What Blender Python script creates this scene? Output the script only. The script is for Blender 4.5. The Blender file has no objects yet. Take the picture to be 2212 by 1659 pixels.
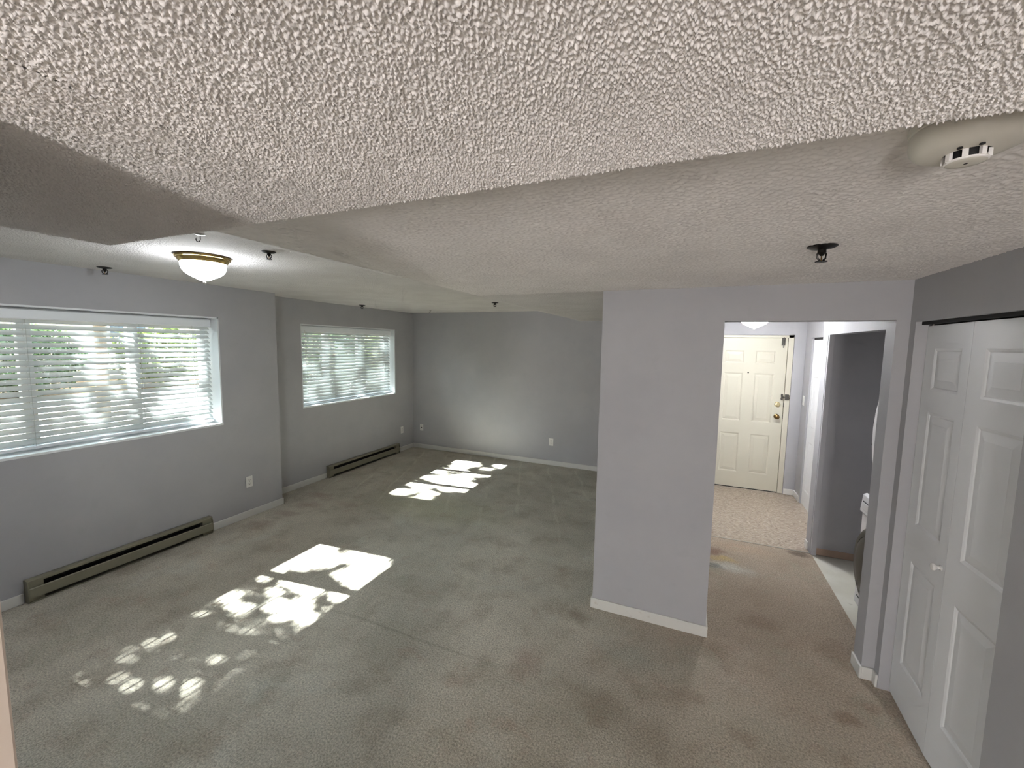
import bpy, bmesh, math, random
import numpy as np
from mathutils import Matrix, Vector

random.seed(7)
rng = np.random.default_rng(11)
S = bpy.context.scene
COL = S.collection

# ------------------------------------------------------------------ camera
HC = 1.88
YAW, PITCH, ROLL, FPX = 0.4031, 0.0943, 0.0156, 892.72
cy, sy = math.cos(YAW), math.sin(YAW)
fw = Vector((-sy * math.cos(PITCH), cy * math.cos(PITCH), -math.sin(PITCH)))
r0 = Vector((cy, sy, 0)); u0 = r0.cross(fw)
cr, sr = math.cos(ROLL), math.sin(ROLL)
rv = cr * r0 + sr * u0; uv = -sr * r0 + cr * u0
cam_d = bpy.data.cameras.new('camera'); cam = bpy.data.objects.new('camera', cam_d); COL.objects.link(cam)
M3 = Matrix((rv, uv, -fw)).transposed()
cam.matrix_world = Matrix.Translation((0, 0, HC)) @ M3.to_4x4()
cam_d.sensor_fit = 'HORIZONTAL'; cam_d.sensor_width = 36.0; cam_d.lens = 36.0 * FPX / 2212.0
cam_d.clip_start = 0.02; cam_d.clip_end = 200
S.camera = cam

# ------------------------------------------------------------------ world, sun, area light, exposure
world = bpy.data.worlds.new('sky'); S.world = world; world.use_nodes = True
bg = world.node_tree.nodes['Background']
bg.inputs['Color'].default_value = (0.74, 0.88, 1.0, 1); bg.inputs['Strength'].default_value = 5.0

SUN_DIR = Vector((1.0, 0.10, -0.90)).normalized()          # direction the sunlight travels
sd = bpy.data.lights.new('sun', 'SUN'); sd.energy = 44.0; sd.angle = math.radians(0.53); sd.color = (0.98, 0.97, 1.0)
so = bpy.data.objects.new('sun', sd); COL.objects.link(so)
so.rotation_euler = SUN_DIR.to_track_quat('-Z', 'Y').to_euler()
so.location = (-20, -1, 18)

# daylight entering through the window of the room behind the camera
ad = bpy.data.lights.new('kitchen_window_daylight', 'AREA'); ad.shape = 'RECTANGLE'; ad.size = .46; ad.size_y = .8
ad.energy = 41.5; ad.color = (1.0, 0.945, 0.915)
ao = bpy.data.objects.new('kitchen_window_daylight', ad); COL.objects.link(ao)
ao.location = (0.25, -3.06, 1.12); ao.rotation_euler = (math.radians(90), 0, 0)   # faces +y

S.view_settings.view_transform = 'Standard'; S.view_settings.look = 'None'
S.view_settings.gamma = 1.0; S.view_settings.use_curve_mapping = False
S.view_settings.exposure = 1.30
try:
    S.cycles.max_bounces = 8; S.cycles.diffuse_bounces = 5; S.cycles.glossy_bounces = 2; S.cycles.transparent_max_bounces = 8
    S.cycles.adaptive_threshold = 0.10; S.cycles.adaptive_min_samples = 16
    S.cycles.sample_clamp_indirect = 10.0
    S.cycles.caustics_reflective = False; S.cycles.caustics_refractive = False
except Exception:
    pass


# ------------------------------------------------------------------ materials
def srgb(r, g, b):
    f = lambda c: c / 12.92 if c <= 0.04045 else ((c + 0.055) / 1.055) ** 2.4
    return (f(r / 255), f(g / 255), f(b / 255), 1)


class NT:
    def __init__(self, name):
        self.m = bpy.data.materials.new(name); self.m.use_nodes = True
        self.t = self.m.node_tree; self.n = self.t.nodes
        self.b = self.n['Principled BSDF']; self.out = self.n['Material Output']
        self._pos = None

    def link(self, a, b): self.t.links.new(a, b)

    def pos(self):
        if self._pos is None:
            self._pos = self.n.new('ShaderNodeNewGeometry').outputs['Position']
        return self._pos

    def put(self, sock, v):
        if hasattr(v, 'is_linked'): self.link(v, sock)
        else: sock.default_value = v

    def noise(self, scale, detail=2.0, rough=0.5, vec=None, dist=0.0):
        k = self.n.new('ShaderNodeTexNoise')
        k.inputs['Scale'].default_value = scale; k.inputs['Detail'].default_value = detail
        k.inputs['Roughness'].default_value = rough; k.inputs['Distortion'].default_value = dist
        self.link(vec if vec is not None else self.pos(), k.inputs['Vector'])
        return k.outputs['Fac']

    def noise_c(self, scale, detail=2.0):
        k = self.n.new('ShaderNodeTexNoise'); k.inputs['Scale'].default_value = scale; k.inputs['Detail'].default_value = detail
        self.link(self.pos(), k.inputs['Vector']); return k.outputs['Color']

    def voronoi(self, scale, vec=None, out='Distance'):
        k = self.n.new('ShaderNodeTexVoronoi'); k.inputs['Scale'].default_value = scale
        self.link(vec if vec is not None else self.pos(), k.inputs['Vector']); return k.outputs[out]

    def math(self, op, a, b=0.0, clamp=False):
        k = self.n.new('ShaderNodeMath'); k.operation = op; k.use_clamp = clamp
        self.put(k.inputs[0], a); self.put(k.inputs[1], b); return k.outputs[0]

    def vmath(self, op, a, b=(0, 0, 0)):
        k = self.n.new('ShaderNodeVectorMath'); k.operation = op
        self.put(k.inputs[0], a); self.put(k.inputs[1], b)
        return k.outputs['Value'] if op in ('LENGTH', 'DOT_PRODUCT') else k.outputs['Vector']

    def rng(self, v, a, b, c=0.0, d=1.0, smooth=True):
        k = self.n.new('ShaderNodeMapRange'); k.interpolation_type = 'SMOOTHSTEP' if smooth else 'LINEAR'
        self.put(k.inputs['Value'], v)
        k.inputs['From Min'].default_value = a; k.inputs['From Max'].default_value = b
        k.inputs['To Min'].default_value = c; k.inputs['To Max'].default_value = d
        return k.outputs['Result']

    def mix(self, fac, a, b):
        k = self.n.new('ShaderNodeMix'); k.data_type = 'RGBA'
        self.put(k.inputs[0], fac)
        for i, v in ((6, a), (7, b)):
            self.put(k.inputs[i], v)
        return k.outputs[2]

    def xyz(self):
        k = self.n.new('ShaderNodeSeparateXYZ'); self.link(self.pos(), k.inputs[0]); return k.outputs

    def bump(self, h, strength, dist):
        k = self.n.new('ShaderNodeBump'); k.inputs['Strength'].default_value = strength; k.inputs['Distance'].default_value = dist
        self.link(h, k.inputs['Height']); self.link(k.outputs['Normal'], self.b.inputs['Normal'])

    def base(self, v, rough=0.6, metal=0.0, spec=0.5):
        self.put(self.b.inputs['Base Color'], v); self.put(self.b.inputs['Roughness'], rough)
        self.b.inputs['Metallic'].default_value = metal
        self.b.inputs['Specular IOR Level'].default_value = spec
        return self


MAT = {}


def plain(name, col, rough=0.5, metal=0.0, spec=0.5, vary=0.06, vscale=6.0, bump=0.0, bscale=400.0):
    t = NT(name)
    n = t.noise(vscale, 3)
    dark = tuple(c * (1 - vary) for c in col[:3]) + (1,); lite = tuple(min(1, c * (1 + vary)) for c in col[:3]) + (1,)
    t.base(t.mix(n, dark, lite), rough, metal, spec)
    if bump: t.bump(t.noise(bscale, 2), bump, 0.001)
    MAT[name] = t.m
    return t.m


# grey wall paint with orange peel and faint marks
t = NT('wall_paint')
n = t.noise(2.2, 4, 0.6); n2 = t.noise(9, 3)
c = t.mix(t.rng(n, .3, .7), (0.398, 0.394, 0.410, 1), (0.426, 0.421, 0.434, 1))
c = t.mix(t.rng(n2, .62, .72, 0, .25), c, (0.37, 0.37, 0.38, 1))
t.base(c, 0.62, spec=.35); t.bump(t.noise(260, 2), 0.25, 0.0012); MAT['wall'] = t.m

# popcorn ceiling paint
def popcorn(name, bump):
    t = NT(name)
    n = t.noise(3.0, 4, 0.6)
    c = t.mix(t.rng(n, .3, .7), (0.72, 0.685, 0.665, 1), (0.79, 0.755, 0.735, 1))
    c = t.mix(t.rng(t.noise(1.3, 3), .62, .8, 0, .35), c, (0.66, 0.60, 0.555, 1))
    t.base(c, 0.9, spec=.15)
    if bump:
        h = t.math('ADD', t.rng(t.noise(95, 3, .6), .42, .68), t.math('MULTIPLY', t.noise(230, 2), .5))
        t.bump(h, bump, 0.006)
    MAT[name] = t.m
popcorn('popcorn', 0.8); popcorn('popcorn_fine', 0)

# carpet
t = NT('carpet')
P = t.pos()
big = t.noise(1.1, 4, .62); mid = t.noise(4.2, 4, .65); fine = t.noise(105, 2, .6); grit = t.noise(420, 1)
c = t.mix(t.rng(big, .32, .68), (0.242, 0.222, 0.180, 1), (0.330, 0.303, 0.252, 1))
c = t.mix(t.rng(mid, .47, .70, 0, .6), c, (0.195, 0.166, 0.128, 1))
c = t.mix(t.rng(t.noise(2.3, 3, .6, dist=.6), .56, .72, 0, .45), c, (0.330, 0.325, 0.285, 1))
X = t.xyz()
# worn brown traffic lane towards the hall
wob = t.math('MULTIPLY', t.math('SUBTRACT', t.noise(1.7, 3), .5), 1.6)
lane = t.math('MULTIPLY', t.rng(t.math('ADD', X[0], wob), -.75, .45), t.rng(t.math('ADD', X[1], wob), 1.2, 2.9))
c = t.mix(t.math('MULTIPLY', lane, .6), c, (0.215, 0.160, 0.118, 1))
near = t.math('MULTIPLY', t.rng(t.math('ADD', X[0], wob), -1.6, -.3), t.rng(t.math('ADD', X[1], wob), 2.7, 1.3))
c = t.mix(t.math('MULTIPLY', near, .35), c, (0.185, 0.150, 0.105, 1))
wv = t.vmath('ADD', P, t.vmath('MULTIPLY', t.vmath('SUBTRACT', t.noise_c(9, 3), (.5, .5, .5)), (.16, .16, 0)))


def stain(c, x, y, rx, ry, col, amt):
    d = t.vmath('LENGTH', t.vmath('MULTIPLY', t.vmath('SUBTRACT', wv, (x, y, 0)), (1 / rx, 1 / ry, 0)))
    f = t.rng(d, 1.35, .15, 0, amt * .75)
    return t.mix(f, c, col)


BR = (0.110, 0.070, 0.045, 1); RD = (0.175, 0.110, 0.085, 1)
for a in [(.83, 2.46, .07, .055, BR, .75), (-.34, 2.03, .15, .11, BR, .45), (-.05, 1.95, .22, .10, BR, .25), (-.80, 2.16, .10, .16, RD, .55),
          (-.62, 2.70, .09, .07, BR, .55), (.22, 2.72, .10, .10, BR, .45), (.55, 3.15, .16, .12, BR, .5), (.95, 3.0, .12, .18, BR, .5),
          (-3.95, 2.75, .16, .10, RD, .55), (-3.98, 3.05, .14, .08, RD, .6), (-3.95, 3.35, .18, .09, RD, .6), (-4.1, 3.62, .2, .1, RD, .6), (-3.6, 3.55, .2, .08, RD, .35),
          (-4.2, 4.9, .12, .5, (.17, .13, .09, 1), .4), (.30, 4.14, .11, .09, (.10, .045, .03, 1), .8), (.36, 4.02, .14, .05, (.33, .24, .07, 1), .7),
          (.42, 3.88, .20, .09, (.36, .37, .34, 1), .8), (.27, 3.84, .10, .07, (.055, .072, .075, 1), .85), (1.02, 4.42, .1, .06, (.03, .02, .015, 1), .8),
          (.55, 4.3, .3, .12, (.33, .23, .15, 1), .35), (-1.1, 2.9, .5, .1, (.30, .29, .25, 1), .45), (-1.0, 3.35, .4, .06, (.33, .32, .27, 1), .5),
          (-2.6, 3.9, .9, .45, (.30, .29, .17, 1), .45), (.1, 2.3, .1, .05, BR, .35), (.35, 2.15, .06, .05, BR, .4), (-.25, 2.45, .2, .12, (.19, .20, .17, 1), .5),
          (.95, 2.62, .09, .05, BR, .5), (.75, 2.2, .05, .04, BR, .35), (.3, 2.6, .05, .04, BR, .4)]:
    c = stain(c, *a)
c = t.mix(t.rng(t.noise(3.1, 4, .7, dist=.8), .53, .68, 0, .4), c, (0.215, 0.205, 0.160, 1))
c = t.mix(t.rng(t.noise(5.3, 4, .7, vec=t.vmath('ADD', P, (3.1, 8.2, 0))), .56, .70, 0, .4), c, (0.235, 0.175, 0.135, 1))
# vacuum lanes towards the back wall
u = t.math('ADD', t.math('MULTIPLY', X[0], .93), t.math('MULTIPLY', X[1], .36))
ln = t.math('PINGPONG', t.math('ADD', u, t.math('MULTIPLY', t.noise(1.5, 2), .12)), .21)
lanem = t.math('MULTIPLY', t.rng(ln, .030, .0, 0, .38), t.rng(t.math('ADD', X[1], t.math('MULTIPLY', wob, .4)), 3.5, 4.4))
lanem = t.math('MULTIPLY', t.math('MULTIPLY', lanem, t.rng(t.noise(2.7, 2), .40, .55)), t.rng(X[0], -.5, -.7))
c = t.mix(lanem, c, (0.40, 0.39, 0.32, 1))
# seam running across the room
sm = t.math('ABSOLUTE', t.math('SUBTRACT', X[1], t.math('ADD', 2.05, t.math('MULTIPLY', t.math('SUBTRACT', t.noise(3, 2), .5), .05))))
seam = t.math('MULTIPLY', t.rng(sm, .018, .003, 0, .36), t.math('MULTIPLY', t.rng(X[0], -2.4, -2.0), t.rng(X[0], -.8, -1.5)))
c = t.mix(seam, c, (0.13, 0.115, 0.085, 1))
ff = t.math('ADD', t.math('MULTIPLY', fine, .7), t.math('MULTIPLY', grit, .3))
tint = t.rng(ff, .30, .70, .90, 2.65, smooth=False)
k = t.n.new('ShaderNodeVectorMath'); k.operation = 'SCALE'; t.link(c, k.inputs[0]); t.link(tint, k.inputs['Scale'])
t.base(k.outputs['Vector'], 0.95, spec=.05); t.b.inputs['Sheen Weight'].default_value = .15
t.bump(t.math('ADD', ff, t.math('MULTIPLY', t.noise(28, 2), .5)), 0.9, 0.010)
MAT['carpet'] = t.m

# sheet vinyl, beige with brown flecks and faint tile joints
t = NT('vinyl')
sv = t.vmath('MULTIPLY', t.pos(), (1, 2.1, 1))
v1 = t.noise(24, 3, .6, vec=sv)
c = t.mix(t.rng(v1, .40, .62), (0.33, 0.265, 0.205, 1), (0.45, 0.38, 0.305, 1))
c = t.mix(t.rng(t.noise(40, 2, .6, vec=sv), .57, .66, 0, .9), c, (0.15, 0.10, 0.07, 1))
c = t.mix(t.rng(t.noise(31, 2, .5, vec=t.vmath('ADD', sv, (7, 3, 0))), .62, .70, 0, .6), c, (0.70, 0.66, 0.60, 1))
t.base(c, 0.45); t.bump(v1, .2, .002); MAT['vinyl'] = t.m

t = NT('laundry_vinyl')
c = t.mix(t.rng(t.noise(5, 4), .4, .7), (0.62, 0.60, 0.52, 1), (0.70, 0.69, 0.62, 1))
c = t.mix(t.rng(t.noise(14, 3, dist=1.0), .66, .72, 0, .5), c, (0.35, 0.30, 0.24, 1))
t.base(c, .4); MAT['laundry_vinyl'] = t.m

plain('white_trim', (0.66, 0.65, 0.62), .45, vary=.05, vscale=20)
t = NT('scuffed_trim')
c = t.mix(t.rng(t.noise(14, 4, .7), .58, .70, 0, .45), (0.66, 0.645, 0.605, 1), (0.42, 0.36, 0.29, 1))
t.base(c, .5); MAT['scuffed_trim'] = t.m
plain('cream_casing', (0.78, 0.66, 0.56), .5, vary=.03)
plain('bifold_white', (0.80, 0.805, 0.82), .42, vary=.03, vscale=3)
plain('entry_cream', (0.585, 0.555, 0.455), .42, vary=.04, vscale=3)
plain('window_vinyl', (0.78, 0.80, 0.82), .35, vary=.03)
plain('reveal_white', (0.74, 0.76, 0.77), .55, vary=.03)
plain('heater_enamel', (0.225, 0.210, 0.150), .42, vary=.12, vscale=9)
plain('black', (0.006, 0.006, 0.007), .6, vary=.2)
plain('dark_gap', (0.012, 0.011, 0.010), .8, vary=.2)
plain('dark_bronze', (0.014, 0.012, 0.010), .38, .6, vary=.2, vscale=60)
plain('brass', (0.62, 0.44, 0.16), .24, 1.0, vary=.1, vscale=40)
plain('old_brass', (0.24, 0.15, 0.06), .32, 1.0, vary=.15, vscale=60)
plain('pale_brass', (0.70, 0.60, 0.36), .28, 1.0, vary=.1, vscale=60)
plain('dark_nickel', (0.10, 0.095, 0.085), .4, .9, vary=.2, vscale=60)
plain('nickel', (0.42, 0.40, 0.36), .35, 1.0, vary=.1, vscale=60)
plain('plate_white', (0.76, 0.75, 0.71), .38, vary=.02)
plain('detector_plastic', (0.63, 0.60, 0.53), .42, vary=.05, vscale=14)
plain('detector_tabs', (0.85, 0.82, 0.80), .35, vary=.03)
plain('appliance_white', (0.80, 0.80, 0.82), .22, vary=.02)
plain('smoked_door', (0.018, 0.017, 0.012), .38, vary=.2)
plain('knob_glass', (0.72, 0.70, 0.68), .15, vary=.05, vscale=60)
plain('bare_drywall', (0.40, 0.29, 0.22), .8, vary=.12, vscale=12)
plain('cord', (0.50, 0.52, 0.50), .7, vary=.1)
plain('bark', (0.10, 0.075, 0.05), .9, vary=.35, vscale=18, bump=.6, bscale=40)
plain('stucco', (0.42, 0.34, 0.24), .85, vary=.08, vscale=2, bump=.4, bscale=90)
plain('roof_grey', (0.10, 0.10, 0.105), .8, vary=.2)
plain('dark_glass', (0.03, 0.04, 0.05), .08, vary=.1)
plain('concrete', (0.36, 0.36, 0.36), .85, vary=.10, vscale=1.5, bump=.3, bscale=60)
t = NT('mulch')
c = t.mix(t.rng(t.noise(18, 4, .7), .35, .65), (0.09, 0.045, 0.022, 1), (0.26, 0.15, 0.08, 1))
c = t.mix(t.rng(t.noise(6, 3), .55, .7, 0, .7), c, (0.20, 0.24, 0.06, 1))
t.base(c, .95); t.bump(t.noise(25, 3), .8, .03); MAT['mulch'] = t.m


def leaf_mat(name, a, b):
    t = NT(name)
    c = t.mix(t.rng(t.noise(7, 3), .35, .65), a, b)
    t.base(c, .45)
    tr = t.n.new('ShaderNodeBsdfTranslucent'); t.link(c, tr.inputs['Color'])
    mx = t.n.new('ShaderNodeMixShader'); mx.inputs[0].default_value = .35
    t.link(t.b.outputs[0], mx.inputs[1]); t.link(tr.outputs[0], mx.inputs[2]); t.link(mx.outputs[0], t.out.inputs['Surface'])
    MAT[name] = t.m


leaf_mat('leaf_green', (0.035, 0.065, 0.022, 1), (0.075, 0.115, 0.045, 1))
leaf_mat('leaf_yellow', (0.07, 0.10, 0.025, 1), (0.14, 0.16, 0.05, 1))
leaf_mat('leaf_dark', (0.016, 0.030, 0.014, 1), (0.035, 0.055, 0.028, 1))

# faux-wood slat: white with a little light passing through
t = NT('slat_white')
c = t.mix(t.noise(5, 2), (0.60, 0.635, 0.64, 1), (0.65, 0.685, 0.69, 1))
t.base(c, .45)
tr = t.n.new('ShaderNodeBsdfTranslucent'); tr.inputs['Color'].default_value = (.80, .86, .80, 1)
mx = t.n.new('ShaderNodeMixShader'); mx.inputs[0].default_value = .10
t.link(t.b.outputs[0], mx.inputs[1]); t.link(tr.outputs[0], mx.inputs[2]); t.link(mx.outputs[0], t.out.inputs['Surface'])
MAT['slat'] = t.m

# window glass: clear pane with a weak reflection
t = NT('glass')
tp = t.n.new('ShaderNodeBsdfTransparent'); tp.inputs['Color'].default_value = (.93, .97, .95, 1)
gl = t.n.new('ShaderNodeBsdfGlossy'); gl.inputs['Roughness'].default_value = .02
fr = t.n.new('ShaderNodeFresnel'); fr.inputs['IOR'].default_value = 1.3
mx = t.n.new('ShaderNodeMixShader'); t.link(fr.outputs[0], mx.inputs[0]); t.link(tp.outputs[0], mx.inputs[1]); t.link(gl.outputs[0], mx.inputs[2])
t.link(mx.outputs[0], t.out.inputs['Surface']); MAT['glass'] = t.m


def emit(name, col, s):
    t = NT(name)
    t.base(col, .3); t.b.inputs['Emission Color'].default_value = col; t.b.inputs['Emission Strength'].default_value = s
    MAT[name] = t.m


emit('lamp_glass', (0.90, 0.95, 1.0, 1), 26.0)
emit('hall_lamp_glass', (0.95, 0.975, 1.0, 1), 62.0)


# ------------------------------------------------------------------ mesh helpers
class MB:
    def __init__(self): self.v = []; self.f = []

    def add(self, vs, fs):
        o = len(self.v); self.v += [tuple(x) for x in vs]; self.f += [tuple(i + o for i in f) for f in fs]; return self

    def box(self, x0, x1, y0, y1, z0, z1):
        x0, x1 = min(x0, x1), max(x0, x1); y0, y1 = min(y0, y1), max(y0, y1); z0, z1 = min(z0, z1), max(z0, z1)
        return self.add([(x0, y0, z0), (x1, y0, z0), (x1, y1, z0), (x0, y1, z0), (x0, y0, z1), (x1, y0, z1), (x1, y1, z1), (x0, y1, z1)],
                        [(0, 3, 2, 1), (4, 5, 6, 7), (0, 1, 5, 4), (1, 2, 6, 5), (2, 3, 7, 6), (3, 0, 4, 7)])

    def lathe(self, prof, c, ax='z', n=40, cap=True):
        vs = []; m = len(prof)
        for r, h in prof:
            for k in range(n):
                a = 2 * math.pi * k / n; p, q = r * math.cos(a), r * math.sin(a)
                vs.append({'z': (c[0] + p, c[1] + q, c[2] + h), 'x': (c[0] + h, c[1] + p, c[2] + q), 'y': (c[0] + q, c[1] + h, c[2] + p)}[ax])
        fs = [(i * n + k, i * n + (k + 1) % n, (i + 1) * n + (k + 1) % n, (i + 1) * n + k) for i in range(m - 1) for k in range(n)]
        if cap:
            fs.append(tuple(range(n - 1, -1, -1))); fs.append(tuple((m - 1) * n + k for k in range(n)))
        return self.add(vs, fs)

    def tube(self, path, r, n=8):
        path = [Vector(p) for p in path]; m = len(path); vs = []
        rad = r if isinstance(r, (list, tuple)) else [r] * m
        up = Vector((0, 0, 1))
        for i, p in enumerate(path):
            d = (path[min(i + 1, m - 1)] - path[max(i - 1, 0)]).normalized()
            a = d.cross(up if abs(d.z) < .95 else Vector((1, 0, 0))).normalized(); b = d.cross(a)
            for k in range(n):
                t_ = 2 * math.pi * k / n; q = p + (a * math.cos(t_) + b * math.sin(t_)) * rad[i]; vs.append(q[:])
        fs = [(i * n + k, i * n + (k + 1) % n, (i + 1) * n + (k + 1) % n, (i + 1) * n + k) for i in range(m - 1) for k in range(n)]
        fs += [tuple(range(n - 1, -1, -1)), tuple((m - 1) * n + k for k in range(n))]
        return self.add(vs, fs)

    def prism_y(self, prof, y0, y1):
        """closed (x,z) outline swept from y0 to y1"""
        n = len(prof)
        vs = [(x, y0, z) for x, z in prof] + [(x, y1, z) for x, z in prof]
        fs = [(k, (k + 1) % n, n + (k + 1) % n, n + k) for k in range(n)] + [tuple(range(n - 1, -1, -1)), tuple(range(n, 2 * n))]
        return self.add(vs, fs)

    def mesh(self, name, mat, smooth=False):
        me = bpy.data.meshes.new(name); me.from_pydata(self.v, [], self.f)
        bm = bmesh.new(); bm.from_mesh(me); bmesh.ops.recalc_face_normals(bm, faces=bm.faces); bm.to_mesh(me); bm.free()
        me.materials.append(MAT[mat] if isinstance(mat, str) else mat)
        if smooth:
            me.shade_smooth()
            try: me.set_sharp_from_angle(angle=math.radians(38))
            except Exception: pass
        return me

    def build(self, name, mat, parent=None, smooth=False, bevel=0.0):
        return obj(name, self.mesh(name, mat, smooth), parent, bevel)


def obj(name, me, parent=None, bevel=0.0, loc=None, rot=None):
    o = bpy.data.objects.new(name, me); COL.objects.link(o)
    if parent is not None:
        o.parent = parent
        o.matrix_parent_inverse = Matrix.Translation(parent.location).inverted()
    if loc is not None: o.location = loc
    if rot is not None: o.rotation_euler = rot
    if bevel:
        b = o.modifiers.new('bevel', 'BEVEL'); b.width = bevel; b.segments = 2; b.limit_method = 'ANGLE'; b.angle_limit = math.radians(40)
    return o


def thing(name, label, cat, loc, group=None):
    o = bpy.data.objects.new(name, None); COL.objects.link(o); o.location = loc; o.empty_display_size = .05
    o['label'] = label; o['category'] = cat
    if group: o['group'] = group
    return o


def setting(name, label, loc=(0, 0, 0)):
    o = bpy.data.objects.new(name, None); COL.objects.link(o); o.location = loc; o.empty_display_size = .05
    o['kind'] = 'structure'; o['label'] = label
    return o


def struct(o, label):
    o['kind'] = 'structure'; o['label'] = label; return o


def walls(name, mat, label, axis, p0, p1, a0, a1, z0, z1, holes=()):
    """slab between p0 and p1 across `axis`, running a0..a1 along the other axis, with rectangular holes (a0,a1,z0,z1)"""
    As = sorted({a0, a1, *[h[0] for h in holes], *[h[1] for h in holes]}); Zs = sorted({z0, z1, *[h[2] for h in holes], *[h[3] for h in holes]})
    As = [a for a in As if a0 <= a <= a1]; Zs = [z for z in Zs if z0 <= z <= z1]
    m = MB()
    for i in range(len(As) - 1):
        for j in range(len(Zs) - 1):
            ca, cz = (As[i] + As[i + 1]) / 2, (Zs[j] + Zs[j + 1]) / 2
            if any(h[0] < ca < h[1] and h[2] < cz < h[3] for h in holes): continue
            if axis == 'x': m.box(p0, p1, As[i], As[i + 1], Zs[j], Zs[j + 1])
            else: m.box(As[i], As[i + 1], p0, p1, Zs[j], Zs[j + 1])
    o = m.build(name, mat)
    return struct(o, label)


# ------------------------------------------------------------------ dimensions
XL1, XL2, YJ, YB, YP = -4.254, -4.547, 3.237, 6.12, 2.842
XP, XO, XJ, XR = -0.553, 0.189, 1.003, 1.062
ZA, ZM, ZS, YS, XS = 2.41, 2.2526, 2.147, 0.663, -1.54
ZO, ZT = 2.043, 2.62
XE1, XE2 = -2.20, -1.51
W1 = (0.79, 2.624, 1.038, 2.104); W2 = (3.80, 5.632, 1.02, 2.106)
WX1, WX2 = XL1 - .30, XL2 - .30
XHW, YPT, XHF, YD = 1.12, 4.47, 1.335, 6.245

# ------------------------------------------------------------------ floors
m = MB(); m.box(WX2, XO, -3.3, YB + .18, -.12, 0); m.box(XO, 1.13, -3.3, 4.47, -.12, 0); m.box(1.13, 1.9, -3.3, 2.95, -.12, 0)
struct(m.build('floor', 'carpet'), 'worn olive-grey carpet with brown stains over the whole room')
struct(MB().box(XO, 1.55, 4.47, 6.42, -.12, -.004).build('floor_hall', 'vinyl'), 'beige flecked sheet vinyl in front of the entry door')
struct(MB().box(1.13, 2.05, 2.95, 4.47, -.12, -.004).build('floor_laundry', 'laundry_vinyl'), 'pale cream vinyl floor inside the laundry closet')
MB().box(.2, 1.12, 4.462, 4.478, -.02, .003).build('floor_joint', 'nickel', bpy.data.objects['floor_hall'])

# ------------------------------------------------------------------ walls
walls('wall_left', 'wall', 'grey wall holding the large window beside the ceiling lamp', 'x', WX1, XL1, .07, YJ, 0, ZT, [W1])
walls('wall_left_far', 'wall', 'recessed grey wall holding the smaller far window', 'x', WX2, XL2, YJ, YB + .18, 0, ZT, [W2])
walls('wall_back', 'wall', 'grey back wall of the room', 'y', YB, YB + .18, XL2, XO, 0, ZT)
m = MB()
m.box(XP, XO, YP, YP + .12, 0, ZT); m.box(XP, XP + .12, YP + .12, YB, 0, ZT); m.box(XO - .12, XO, YP + .12, 6.42, 0, ZT)
m.box(XO, XJ, YP, YP + .12, ZO, ZT); m.box(XJ, 1.2, YP, YP + .12, 0, ZT)
struct(m.build('wall_center', 'wall'), 'grey partition standing out into the room with the hallway opening beside it')
CL = (1.962, 2.785, 0, 2.03)
walls('wall_right', 'wall', 'grey wall around the white bifold closet', 'x', XR, 1.2, -3.3, YP, 0, ZT, [CL])
m = MB(); m.box(1.75, 1.85, 1.80, 2.842, 0, ZT); m.box(1.2, 1.85, 1.75, 1.80, 0, ZT)
struct(m.build('wall_closet', 'wall'), 'inside of the closet behind the bifold doors')
m = MB(); m.box(XHW, XHW + .10, YP + .12, YPT, 2.012, ZT); m.box(XHW, 2.02, YPT, YPT + .15, 0, ZT); m.box(1.95, 2.05, 2.842, YPT, 0, ZT); m.box(1.2, 2.0, 2.842, 2.962, 0, ZT)
struct(m.build('wall_laundry', 'wall'), 'grey walls and header of the laundry closet off the hallway')
walls('wall_hall', 'wall', 'grey hallway wall with the narrow closet door', 'x', XHF, XHF + .12, YPT + .15, 6.42, 0, ZT, [(4.85, 5.93, 0, 2.018)])
walls('wall_entry', 'wall', 'grey wall around the cream entry door', 'y', 6.21, 6.36, XO, 1.5, 0, ZT, [(.205, 1.212, 0, 2.058)])
struct(MB().box(XL1, -.787, .07, .19, 0, ZT).build('wall_near', 'wall'), 'wall beside the photographer')
struct(MB().box(-.787, -.775, .06, .20, 0, ZT).build('trim_1', 'cream_casing', bevel=.003), 'pale cream casing at the wall end by the photographer')
m = MB(); m.box(-1.75, -1.6, -3.3, .07, 0, ZT)
struct(m.build('wall_kitchen_side', 'wall'), 'side wall of the room behind the photographer')
walls('wall_kitchen_back', 'wall', 'wall with the window behind the photographer', 'y', -3.3, -3.1, -1.75, 1.2, 0, ZT, [(-.02, .52, .67, 1.57)])
d = setting('window_3', 'white window behind the photographer', (.25, -3.2, .67))
m = MB()
for a, b in ((-.02, .02), (.48, .52)): m.box(a, b, -3.22, -3.17, .67, 1.57)
m.box(-.02, .52, -3.22, -3.17, 1.53, 1.57); m.box(-.02, .52, -3.22, -3.17, .67, .71)
m.build('window_frame', 'window_vinyl', d)
MB().box(.02, .48, -3.20, -3.194, .71, 1.53).build('pane', 'glass', d)

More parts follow.
